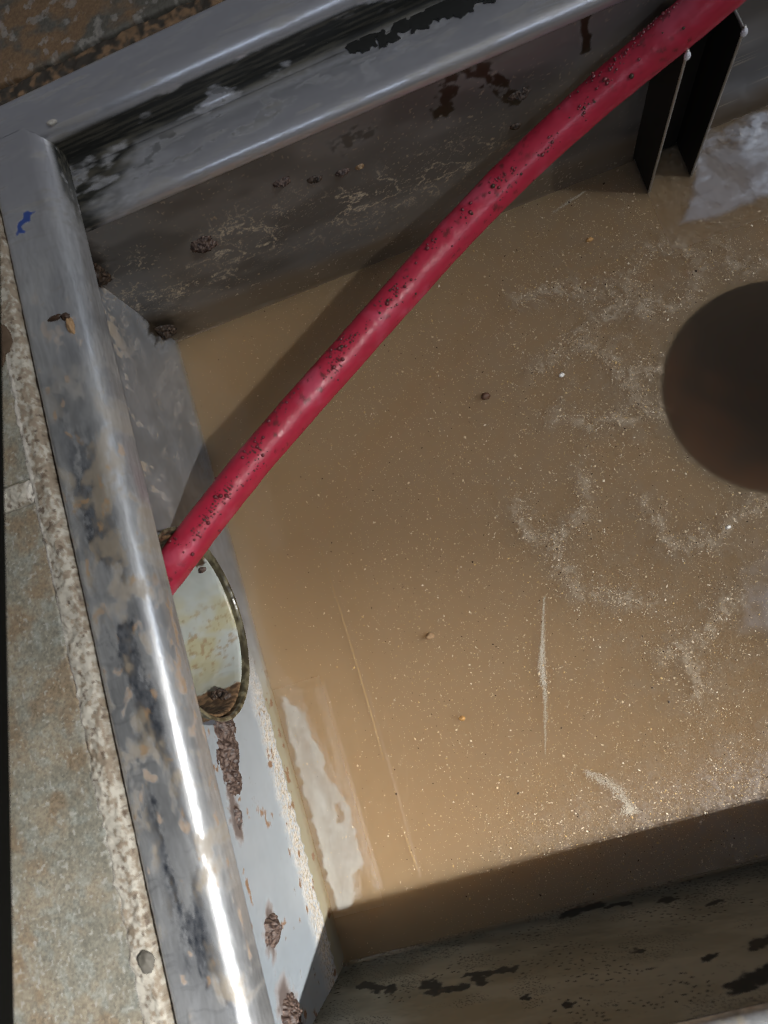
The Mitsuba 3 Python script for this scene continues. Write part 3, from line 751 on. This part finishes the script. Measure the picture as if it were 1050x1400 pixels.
stations = [(0.0474, -0.28), (0.0474, -0.1), (0.0474, -0.03), (0.0474, 0.001), (0.0478, 0.0036), (0.0486, 0.0044), (0.0494, 0.0040), (0.0498, 0.002), (0.0500, -0.1), (0.0500, -0.28)]
dense_x = []
for (r0, x0), (r1, x1) in zip(stations[:-1], stations[1:]):
    k = max(1, int(min(36, abs(x1 - x0) / 0.0009)))
    dense_x += [(r0 + (r1 - r0) * t / k, x0 + (x1 - x0) * t / k) for t in range(k)]
paint("pipe_wall", loft([ring_yz(r, x, 300) for r, x in dense_x + [stations[-1]]], caps=False), "pvc", pp)
seal = [(0.0500, 0.0015), (0.0502, 0.0060), (0.0509, 0.0074), (0.0521, 0.0076), (0.0535, 0.0062), (0.0545, 0.0032), (0.0549, 0.0004)]
paint("seal", loft([ring_yz(r, x, 420, 5, 0.0004) for r, x in dense(seal, 0.0004)[:-30]], caps=False), "pipe_seal", pp, label="lumpy grey-brown seal round the pipe mouth")

# a dark disc just under the surface, standing in for a round shadow
cap = thing("shadow_disc", "dark round disc under the murky water at the right edge, standing in for a shadow", "drain")
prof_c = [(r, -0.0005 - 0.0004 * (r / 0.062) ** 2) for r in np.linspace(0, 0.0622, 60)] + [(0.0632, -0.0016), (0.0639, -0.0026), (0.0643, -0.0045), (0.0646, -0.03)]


def ring_xy(r, z, n=96):
    a = np.arange(n) * 2 * math.pi / n
    return np.c_[SHADE_C[0] + r * np.cos(a), SHADE_C[1] + r * np.sin(a), 0 * a + z]


paint("dark_plate", loft([ring_xy(max(r, 1e-4), z, 200) for r, z in prof_c], caps=False), "shadow_disc_top", cap, bsdf="painted_matte")
obj("disc_side", loft([ring_xy(r, z) for r, z in [(0.060, -0.028), (0.060, -0.0695)]], caps=False), "dark_mud", cap, smooth=True)

# ------------------------------------------------------------------ the red hose
HOSE = [(-0.200, -0.275, 0.068), (-0.110, -0.232, 0.0755), (-0.050, -0.199, 0.0835), (-0.0024, -0.1696, 0.0865), (0.0133, -0.1582, 0.0855), (0.05, -0.1311, 0.08), (0.083, -0.1094, 0.0758), (0.1189, -0.0874, 0.0728), (0.1552, -0.0663, 0.0718),
        (0.1937, -0.0459, 0.0738), (0.2346, -0.029, 0.0815), (0.2708, -0.0196, 0.0945), (0.3015, -0.0166, 0.111), (0.3298, -0.0172, 0.1315), (0.366, -0.016, 0.161), (0.42, -0.004, 0.200), (0.52, 0.03, 0.250)]
HR = 0.0098
hose_mesh = tube(spline(HOSE, 900), HR, 72)
path = spline(HOSE, 420)
v = hose_mesh.vertices
hose_mesh.vertices = v + hose_mesh.vertex_normals * ((meshkit.fbm(v * 120, 3, 8) - 0.5) * 0.0007)[:, None]
paint("red_hose", hose_mesh, "hose_rubber", bsdf="painted_wet", label="wet red rubber hose running from the white pipe up across the pit", cat="hose")
ht, hu, hw = frames(path)
drops, dirt = [], []
ico = trimesh.creation.icosphere(subdivisions=1)
clusters = [(RNG.uniform(105, 335), RNG.normal(0.15, 0.45)) for _ in range(34)]
for _ in range(620):
    if RNG.random() < 0.88:
        c = clusters[RNG.integers(len(clusters))]
        k, a = c[0] + RNG.normal(0, 3.2), c[1] + RNG.normal(0, 0.16)
    else:
        k, a = RNG.uniform(95, 340), RNG.normal(0.1, 0.75)
    i = int(np.clip(k, 95, 345))
    d = math.cos(a) * hw[i] + math.sin(a) * hu[i]
    r = float(np.clip(RNG.lognormal(math.log(0.00042), 0.45), 0.0002, 0.0012))
    m = ico.copy()
    m.vertices = m.vertices * r + path[i] + d * (HR + r * 0.25)
    (drops if RNG.random() < 0.86 else dirt).append(m)
obj("water_droplets", join(drops), "wet_bead", smooth=True, kind="stuff", label="small beads of water standing on the red hose", cat="water droplets")
obj("hose_grit", join(dirt), "dark_mud", smooth=True, kind="stuff", label="dark specks of grit stuck to the red hose", cat="grit")

# ------------------------------------------------------------------ things floating on the water
def film(pts, z, seed, jag=0.0016):
    p = np.array(pts + [pts[0]], float)
    seglen = np.r_[0, np.cumsum(np.linalg.norm(np.diff(p, axis=0), axis=1))]
    s = np.linspace(0, seglen[-1], int(seglen[-1] / 0.0008), endpoint=False)
    q = np.c_[np.interp(s, seglen, p[:, 0]), np.interp(s, seglen, p[:, 1])]
    o = np.stack([meshkit.fbm(np.c_[q * 420, 0 * s], 4, seed), meshkit.fbm(np.c_[q * 420, 0 * s + 3], 4, seed + 1)], -1) - 0.5
    poly = Polygon(q + o * 2 * jag).buffer(0)
    return prism(poly, z, 0.00025)


def film_sheet(pts, z, seed, jag):
    """A film as a finely meshed sheet with a rounded edge, so that its surface can ripple."""
    m = film(pts, z, seed, jag)
    poly = Polygon(m.section(plane_origin=[0, 0, z + 0.0001], plane_normal=[0, 0, 1]).vertices[:, :2]) if False else None
    q = trimesh.Trimesh(m.vertices, m.faces, process=True).subdivide_to_size(0.0011, max_iter=14)
    return trimesh.Trimesh(q.vertices, q.faces, process=True)


def film_sheet(pts, z, seed, jag):
    m = film(pts, z, seed, jag)
    q = trimesh.Trimesh(m.vertices, m.faces, process=True).subdivide_to_size(0.0011, max_iter=14)
    return trimesh.Trimesh(q.vertices, q.faces, process=True)


sx = grid(steps(0.0024, 0.385, 0.0008, 0.6, 24), np.linspace(-0.0024, PY0 + 0.0024, 507), lambda U, V: np.stack([U, V, 0 * U + 0.00022], -1))
if sx.face_normals[:, 2].mean() < 0: sx.invert()
paint("scum_veil", sx, "scum", bsdf="scum_sheet", kind="stuff", label="thin tan veil of scum lying on the brown water in rings", cat="scum")
WALL_MIRROR = [(0.0050, -0.2478), (0.0133, -0.2564), (0.0205, -0.2654), (0.0197, -0.281), (0.0248, -0.2914), (0.0233, -0.3044), (0.0316, -0.3241), (0.0301, -0.3366), (0.0311, -0.3561), (0.0271, -0.3614), (0.0216, -0.3643),
          (0.0199, -0.3743), (0.0143, -0.3800), (0.0046, -0.3810), (0.0046, -0.3682), (0.0046, -0.3385), (0.0046, -0.2996), (0.0046, -0.2681)]


def wall_mirror_fn(p):
    jx = p.x + 0.0060 * (fbm(p.x * 200, p.y * 260, 1, 5) - 0.5)
    jy = p.y + 0.0060 * (fbm(p.x * 200 + 7, p.y * 260, 4, 5) - 0.5)
    d = seg(jx, jy, WALL_MIRROR + WALL_MIRROR[:1])
    inside = mi.Bool(False)
    for (ax, ay), (bx, by) in zip(WALL_MIRROR, WALL_MIRROR[1:] + WALL_MIRROR[:1]):
        hit = ((ay > jy) != (by > jy)) & (jx < (bx - ax) * (jy - ay) / ((by - ay) if by != ay else 1e-9) + ax)
        inside = inside ^ hit
    cover = dr.select(inside, smoothstep(0.0, 0.0024, d), 0.0) * (0.30 + 0.6 * fbm(p.x * 150, p.y * 60, 6, 4))
    hole = smoothstep(0.0028, 0.0016, seg(jx, jy, [(0.0245, -0.322), (0.0230, -0.330)]))
    return mix((0.40, 0.395, 0.37), (0.34, 0.325, 0.285), fbm(p.x * 200, p.y * 200, 2, 3)), dr.clip(cover * (1 - hole), 0, 1), mi.Float(0)


surface("reflection", wall_mirror_fn)  # pale colour standing in for the left wall mirrored in the water
gm = grid(np.linspace(0.0030, 0.0345, 80), np.linspace(-0.246, -0.383, 330), lambda U, V: np.stack([U, V, 0 * U + 0.0004], -1))
if gm.face_normals[:, 2].mean() < 0: gm.invert()
paint("wall_reflection", gm, "reflection", bsdf="scum_sheet",
    label="pale grey film standing in for the left wall mirrored in the water", cat="grease film")
BLUE_GREY = [(0.3530, -0.0026), (0.3984, -0.0026), (0.43, -0.0181), (0.42, -0.0609), (0.3746, -0.0587), (0.348, -0.0596), (0.3258, -0.0535), (0.3404, -0.0383), (0.3510, -0.0208)]


def blue_grey_fn(p):
    jx = p.x + 0.006 * (fbm(p.x * 90, p.y * 90, 1, 4) - 0.5)
    jy = p.y + 0.006 * (fbm(p.x * 90 + 7, p.y * 90, 4, 4) - 0.5)
    d = seg(jx, jy, BLUE_GREY + BLUE_GREY[:1])
    inside = mi.Bool(False)
    for (ax, ay), (bx, by) in zip(BLUE_GREY, BLUE_GREY[1:] + BLUE_GREY[:1]):
        inside = inside ^ (((ay > jy) != (by > jy)) & (jx < (bx - ax) * (jy - ay) / ((by - ay) if by != ay else 1e-9) + ax))
    chop = smoothstep(-0.026, -0.010, p.y)
    holes = smoothstep(0.46, 0.70, fbm(p.x * 260, p.y * 420, 8, 4)) * chop + 0.5 * smoothstep(0.55, 0.68, fbm(p.x * 120 + 60 * p.y, p.y * 60, 3, 3))
    bright = 0.8 * smoothstep(0.38, 0.95, fbm(p.x * 110 + 5, p.y * 160, 6, 4) + 0.4 * smoothstep(0.37, 0.40, p.x) - 0.1)
    cover = dr.select(inside, smoothstep(0.0, 0.005, d), 0.0) * (0.55 + 0.35 * bright) * (1 - 0.7 * dr.clip(holes, 0, 1))
    return mix((0.40, 0.395, 0.42), (0.72, 0.77, 0.86), bright), dr.clip(cover, 0, 1), mi.Float(0)


surface("blue_grey", blue_grey_fn, lambda p: fbm(p.x * 220, p.y * 220, 5, 3) * (0.35 + smoothstep(-0.030, -0.010, p.y)) + 0.6 * noise(p.x * 60, p.y * 60, 2), 0.0009)  # bluish grey patch with paler, rippled spots
sm_ = grid(np.linspace(0.320, 0.425, 190), np.linspace(-0.0024, -0.068, 120), lambda U, V: np.stack([U, V, 0 * U + 0.0011], -1))
if sm_.face_normals[:, 2].mean() < 0: sm_.invert()
paint("blue_grey_film", sm_, "blue_grey", bsdf="film_sheet", label="bluish grey film on the water right of the bracket", cat="soap film")
wisps = [([(0.1801, -0.2409), (0.1716, -0.2628), (0.1657, -0.2787), (0.1619, -0.2949), (0.1515, -0.3262)], [0.0005, 0.0014, 0.0024, 0.0017, 0.0004], "straight pale wisp of scum on the water in the middle"),
         ([(0.1695, -0.3415), (0.1759, -0.3473), (0.1835, -0.3555), (0.1858, -0.3642), (0.1857, -0.3691)], [0.0016, 0.0032, 0.0036, 0.0030, 0.0060], "curved whitish smear of scum near the near wall"),
         ([(0.058, -0.1731), (0.059, -0.2189), (0.0593, -0.2652), (0.0587, -0.3051)], [0.0002, 0.0006, 0.0007, 0.0003], "long faint thread on the water beside the pale grey film"),
         ([(0.0583, -0.3459), (0.0588, -0.3587), (0.0595, -0.368)], [0.0003, 0.0008, 0.0003], "short faint thread on the water near the near left corner"),
         ([(0.1417, -0.4036), (0.1476, -0.4032), (0.1527, -0.4031), (0.1545, -0.4051)], [0.0003, 0.0004, 0.0004, 0.0003], "tiny pale fibre floating in the shade by the near wall"),
         ([(0.262, -0.0157), (0.274, -0.0125), (0.286, -0.0098)], [0.0003, 0.0012, 0.0004], "pale sliver at the water's edge under the bracket")]


def fleck(V, F, x, y, ln, wd, z=0.0005):
    a = RNG.uniform(0, math.pi)
    u, w = np.array([math.cos(a), math.sin(a)]) * ln, np.array([-math.sin(a), math.cos(a)]) * wd
    c = np.array([x, y])
    n0 = len(V)
    V.extend([[*(c + u), z - 0.0001], [*(c + w * RNG.uniform(.6, 1.1)), z - 0.0001], [*(c - u * RNG.uniform(.7, 1)), z - 0.0001], [*(c - w), z - 0.0001], [*c, z - 0.0001 + 0.18 * wd]][: 5 if ln > 0.0004 else 4])
    F.extend([[n0, n0 + 1, n0 + 4], [n0 + 1, n0 + 2, n0 + 4], [n0 + 2, n0 + 3, n0 + 4], [n0 + 3, n0, n0 + 4]] if ln > 0.0004 else [[n0, n0 + 1, n0 + 2], [n0, n0 + 2, n0 + 3]])


for pts, wd, lab in wisps:
    c = spline([(x, y, 0) for x, y in pts], 400)[:, :2]
    t = np.gradient(c, axis=0); t /= np.linalg.norm(t, axis=1, keepdims=True)
    s = np.c_[-t[:, 1], t[:, 0]]
    w = np.interp(np.linspace(0, 1, 400), np.linspace(0, 1, len(wd)), wd)
    V, F = [], []
    length = np.linalg.norm(np.diff(c, axis=0), axis=1).sum()
    for _ in range(int(length * w.mean() * 2 / (0.0002 ** 2) * 0.30)):
        i = RNG.choice(400, p=w / w.sum())
        q = c[i] + s[i] * RNG.normal(0, 0.5) * w[i] + t[i] * RNG.normal(0, 0.0008)
        l = RNG.uniform(0.00014, 0.00036)
        fleck(V, F, q[0], q[1], l, l * RNG.uniform(0.4, 1), 0.00045)
    faint = "thread" in lab
    obj("thread" if faint else "scum_wisp", trimesh.Trimesh(np.array(V), np.array(F), process=False), "faint_thread" if faint else "white_scum", smooth=False, label=lab, cat="thread" if faint else "scum")

for (x, y), r, mat, lab in [((0.2339, -0.1171), 0.0018, "white_bead", "white grain floating left of the round dark disc"),
                            ((0.2905, -0.2350), 0.0016, "white_bead", "white grain floating just below the round dark disc"),
                            ((0.2782, -0.0411), 0.0020, "orange_grit", "orange brown crumb floating below the bracket"),
                            ((0.1115, -0.2944), 0.0019, "orange_grit", "orange crumb floating in the middle of the pit"),
                            ((0.1079, -0.2433), 0.0028, "tan_mud", "tan crumb floating right of the white pipe"),
                            ((0.1865, -0.1134), 0.0030, "brown_clot", "small brown clot floating right of the hose")]:
    obj("grain", lump((x, y, 0.0002), (r, r * 0.75), int(x * 1e4), sub=2), mat, smooth=True, label=lab, cat="grain")

# thousands of flecks and fibres of scum
NF = 62000
cand = np.c_[RNG.uniform(0.006, 0.385, NF * 5), RNG.uniform(-0.407, -0.003, NF * 5)]
dist = np.full(len(cand), 9.0)
jit = np.stack([meshkit.fbm(np.c_[cand * 150, np.zeros(len(cand))], 3, 2), meshkit.fbm(np.c_[cand * 150, np.ones(len(cand)) * 4], 3, 3)], -1) - 0.5
cj = cand + jit * 0.010
for line in SCUM:
    for a, b in zip(line[:-1], line[1:]):
        a, b = np.array(a), np.array(b)
        t = np.clip(((cj - a) @ (b - a)) / ((b - a) @ (b - a)), 0, 1)
        dist = np.minimum(dist, np.linalg.norm(cj - a - t[:, None] * (b - a), axis=1))
sm = lambda a, b, x: (lambda t: t * t * (3 - 2 * t))(np.clip((x - a) / (b - a), 0, 1))
den = 0.20 + 0.24 * sm(0.06, 0.30, cand[:, 0]) * sm(0.40, 0.62, meshkit.fbm(np.c_[cand * 90, np.zeros(len(cand))], 4, 7)) + 0.75 * sm(0.006, 0.0005, dist) + 0.25 * sm(0.016, 0.003, dist)
den += 0.35 * sm(0.05, 0.2, cand[:, 0]) * sm(-0.345, -0.372, cand[:, 1])
den *= 0.25 + 0.75 * sm(0.03, 0.12, cand[:, 0])
den += 0.35 * sm(0.05, 0.0, np.hypot(cand[:, 0] - 0.315, (cand[:, 1] + 0.29) * 0.8)) * sm(0.35, 0.6, meshkit.fbm(np.c_[cand * 120, np.ones(len(cand))], 4, 17))
den *= np.linalg.norm(cand - SHADE_MID, axis=1) > SHADE_RAD + 0.001  # flecks left out of the round shadow
pick = cand[RNG.random(len(cand)) < den * 0.9][:NF]
groups = {k: ([], []) for k in ("fleck_pale", "fleck_tan", "fleck_gold", "fleck_dark")}
names = list(groups)
kind = RNG.choice(4, len(pick), p=[0.20, 0.64, 0.12, 0.04])
for (x, y), k in zip(pick, kind):
    V, F = groups[names[k]]
    ln = float(np.clip(RNG.lognormal(math.log(0.00025), 0.48), 0.00012, 0.0012))
    wd = ln * RNG.uniform(0.18, 0.8)
    fleck(V, F, x, y, ln * 0.9 if k == 3 else ln, ln * 0.7 if k == 3 else wd)
LAB = {"fleck_pale": "pale flecks of scum scattered and gathered in rings on the water", "fleck_tan": "tan flecks of scum scattered and gathered in rings on the water",
       "fleck_gold": "golden bits floating thinly spread over the water", "fleck_dark": "dark specks floating thinly spread over the water"}
for nm, (V, F) in groups.items():
    key = {"fleck_pale": "pale_flecks", "fleck_tan": "tan_flecks", "fleck_gold": "golden_flecks", "fleck_dark": "dark_specks"}[nm]
    obj(key, trimesh.Trimesh(np.array(V), np.array(F), process=False), nm, smooth=False, kind="stuff", label=LAB[nm], cat="scum")

# ------------------------------------------------------------------ mud and mould on the steel
def clod(center, size, seed, normal, mat="wet_mud", label=None, cat="mud", count=9, name="mud_clump"):
    """A clump of small clods heaped together."""
    r = np.random.default_rng(seed)
    n = np.asarray(normal, float)
    size = (size[0] * 1.4, size[1] * 1.4)
    big = 1.9 * max(size)
    k = int(min(120, max(34, 2 * big / 0.00022)))
    g = np.linspace(-1, 1, k)
    U, V = np.meshgrid(g * size[0] * 1.9, g * size[1] * 1.9, indexing="ij")
    q = np.stack([U, V, 0 * U + seed], -1)
    env = np.exp(-1.4 * ((U / size[0]) ** 2 + (V / size[1]) ** 2))
    rough = meshkit.fbm(q * [420, 420, 1], 4, seed)
    fine = meshkit.fbm(q * [1500, 1500, 1], 2, seed + 7)
    h = (env * (0.35 + 1.3 * rough) - 0.40) * 0.9 * min(min(size), 0.006) + np.where(env * (0.35 + 1.3 * rough) > 0.40, 0.0007 * (fine - 0.25), 0)
    ax = {2: ((1, 0, 0), (0, 1, 0)), 1: ((1, 0, 0), (0, 0, 1)), 0: ((0, 1, 0), (0, 0, 1))}[int(np.argmax(np.abs(n)))]
    P = np.asarray(center)[None, None] + U[..., None] * np.array(ax[0]) + V[..., None] * np.array(ax[1]) + h[..., None] * n
    m = loft(P, closed=False)
    keep = (h.reshape(-1)[m.faces] > -0.0002).any(1)
    m = trimesh.Trimesh(m.vertices, m.faces[keep], process=False)
    m.remove_unreferenced_vertices()
    if (m.face_normals @ n).mean() < 0: m.invert()
    paint(name, m, "heap" if mat == "wet_mud" else "dark_heap" if mat == "dark_mud" else "tan_heap", label=label, cat=cat)


FN, LN, UPN = (0, -1, 0), (1, 0, 0), (0, 0, 1)
for (x, z), size, mat, lab in [((0.0645, 0.0865), (0.0065, 0.0060), "wet_mud", "brown crumbly mud clump on the far wall near the left corner"),
                               ((0.1210, 0.1100), (0.0045, 0.0025), "wet_mud", "dark mud clump on the far wall, left one of the row"),
                               ((0.1367, 0.1014), (0.0035, 0.0022), "dark_mud", "dark mud bit on the far wall, second of the row"),
                               ((0.1515, 0.0978), (0.0035, 0.0020), "wet_mud", "dark mud bit on the far wall, third of the row"),
                               ((0.1612, 0.0965), (0.0020, 0.0014), "tan_mud", "tan crumb on the far wall, right end of the row"),
                               ((0.2489, 0.1005), (0.0050, 0.0030), "dark_mud", "black clot at the end of the drip on the far wall"),
                               ((0.2464, 0.0770), (0.0025, 0.0020), "dark_mud", "black crumb on the far wall just above the hose")]:
    clod((x, -0.0002, z), size, int(x * 1e4), FN, mat, lab, count=12 if size[0] > 0.004 else 6)
clod((0.004, -0.004, 0.022), (0.006, 0.007), 71, FN, "dark_mud", "wet brown muck in the far left corner at the waterline", count=14)
clod((0.0035, -0.003, 0.1050), (0.007, 0.012), 72, FN, "dark_mud", "black clump in the far left corner under the ledge", count=16)
for (y, z), size, lab in [((-0.2570, 0.0740), (0.0070, 0.0100), "purple brown mud heap on the left wall right under the white pipe"),
                          ((-0.2700, 0.0780), (0.0090, 0.0110), "purple brown mud smear on the left wall below the pipe, middle one"),
                          ((-0.2830, 0.0810), (0.0070, 0.0080), "purple brown mud on the left wall below the pipe, lowest one"),
                          ((-0.3000, 0.0860), (0.0050, 0.0022), "narrow brown mud streak on the left wall along the rail"),
                          ((-0.3570, 0.0800), (0.0060, 0.0080), "rusty brown clump on the pale left wall near the near corner"),
                          ((-0.3960, 0.0830), (0.0080, 0.0090), "dark brown crumbly heap on the left wall at the near corner")]:
    clod((0.0002, y, z), size, int(-y * 1e4), LN, "wet_mud", lab, count=16)
for k, (x, y, s) in enumerate([(-0.004, -0.163, 0.0035), (-0.012, -0.161, 0.003), (-0.001, -0.168, 0.002)]):
    z = OC[1] - math.sqrt(max(0, 0.0474 ** 2 - (y - OC[0]) ** 2)) + 0.0004
    clod((x, y, z), (s, s * .8), 130 + k, (0, 0, 1), "wet_mud", ("brown silt clump in the pipe mouth under the hose", "brown silt clump deeper in the pipe under the hose", "small silt crumb at the lip of the white pipe")[k], count=10, name="silt_clump", cat="silt")
for k, (x, y, s) in enumerate([(-0.008, -0.240, 0.0045), (-0.002, -0.2425, 0.003)]):
    z = OC[1] - math.sqrt(max(0, 0.0474 ** 2 - (y - OC[0]) ** 2)) + 0.0004
    clod((x, y, z), (s, s * .8), 140 + k, (0, 0, 1), "dark_mud", ("dark silt in the near end of the white pipe's mouth", "dark silt crumb at the near lip of the white pipe")[k], count=10, name="silt_clump", cat="silt")

obj("mud_clump", join([lump((0.0115, -0.0590, 0.1652), (0.0036, 0.0013), 3, sub=3), lump((0.0165, -0.0605, 0.1650), (0.0020, 0.0018), 4, sub=3)]), "dark_mud", smooth=True, label="small dark mud lump lying on the left rail near its far end", cat="mud")
obj("mud_clump", join([lump((0.0178, -0.0655, 0.1648), (0.0018, 0.0042), 5, sub=3)]), "tan_mud", smooth=True, label="tan mud smear beside the dark lump on the left rail", cat="mud")
obj("pebble", lump((-0.0128, -0.3310, 0.1665), (0.0033, 0.0040, 0.0022), 8, sub=3, rough=0.3), "pebble", smooth=True, label="grey pebble stuck in the mortar at the near left", cat="pebble")
obj("soil_lump", join([lump((-0.0175, -0.058, 0.165), (0.006, 0.012, 0.003), 12, sub=4), lump((-0.022, -0.050, 0.165), (0.006, 0.006, 0.003), 13, sub=3)]), "soil", smooth=True, label="rough brown soil lump by the mortar at the left edge", cat="soil")
for k, (x, y, s) in enumerate([(0.1775, 0.0312, 0.0028), (0.1845, 0.0300, 0.0042), (0.1930, 0.0272, 0.0040), (0.2012, 0.0295, 0.0046), (0.2114, 0.0275, 0.0060), (0.2209, 0.0290, 0.0058), (0.2307, 0.0271, 0.0060), (0.2400, 0.0280, 0.0060)]):
    ang = np.linspace(0, 2 * math.pi, 12, endpoint=False)
    rad = s * np.random.default_rng(400 + k).uniform(0.75, 1.2, 12)
    sc = film([(x + r_ * math.cos(t_), y - 0.002 + 0.8 * r_ * math.sin(t_)) for t_, r_ in zip(ang, rad * 1.25)], 0.1411, 500 + k, 0.0036)
    sc.apply_scale([1, 1, 1])
    v_ = sc.vertices; v_[:, 2] = 0.1411 + (v_[:, 2] - 0.1411) * 3.2
    sc.vertices = v_
    obj("mould_flake", sc, "mould_flake", smooth=False, label="black mould flake on the far ledge, " + ("small one at the left end of the row", "second from the left of the row", "third from the left of the row", "fourth from the left of the row", "fifth from the left of the row", "third from the right of the row", "second from the right of the row", "one at the right end of the row")[k], cat="mould", group="row of black mould flakes on the far ledge")
obj("lime_crumb", lump((0.0325, 0.0365, 0.1650), (0.0026, 0.0012, 0.0010), 31, sub=2, rough=0.8), "lime", smooth=True, label="whitish crumb on the rim's far left corner", cat="crumb")

# an added black slab leaning in, for the dark left margin
dark_plate = [(0.0335, -0.1425, 0.25), (-0.0025, -0.3140, 0.25), (-0.012, -0.36, 0.25)]
e0, e1 = np.array([0.052, -0.055, 0.25]), np.array([-0.014, -0.370, 0.25])
lean = np.array([-0.30, 0.062, -0.06]); up = np.array([0, 0, 0.008])
corners = [e0, e1, e1 + lean, e0 + lean]
pts = np.vstack([[c, c + up] for c in corners])
obj("margin_slab", trimesh.convex.convex_hull(pts), "black_rubber", smooth=False, label="added black slab, its edge out of focus at the lower left margin", cat="dark_plate")
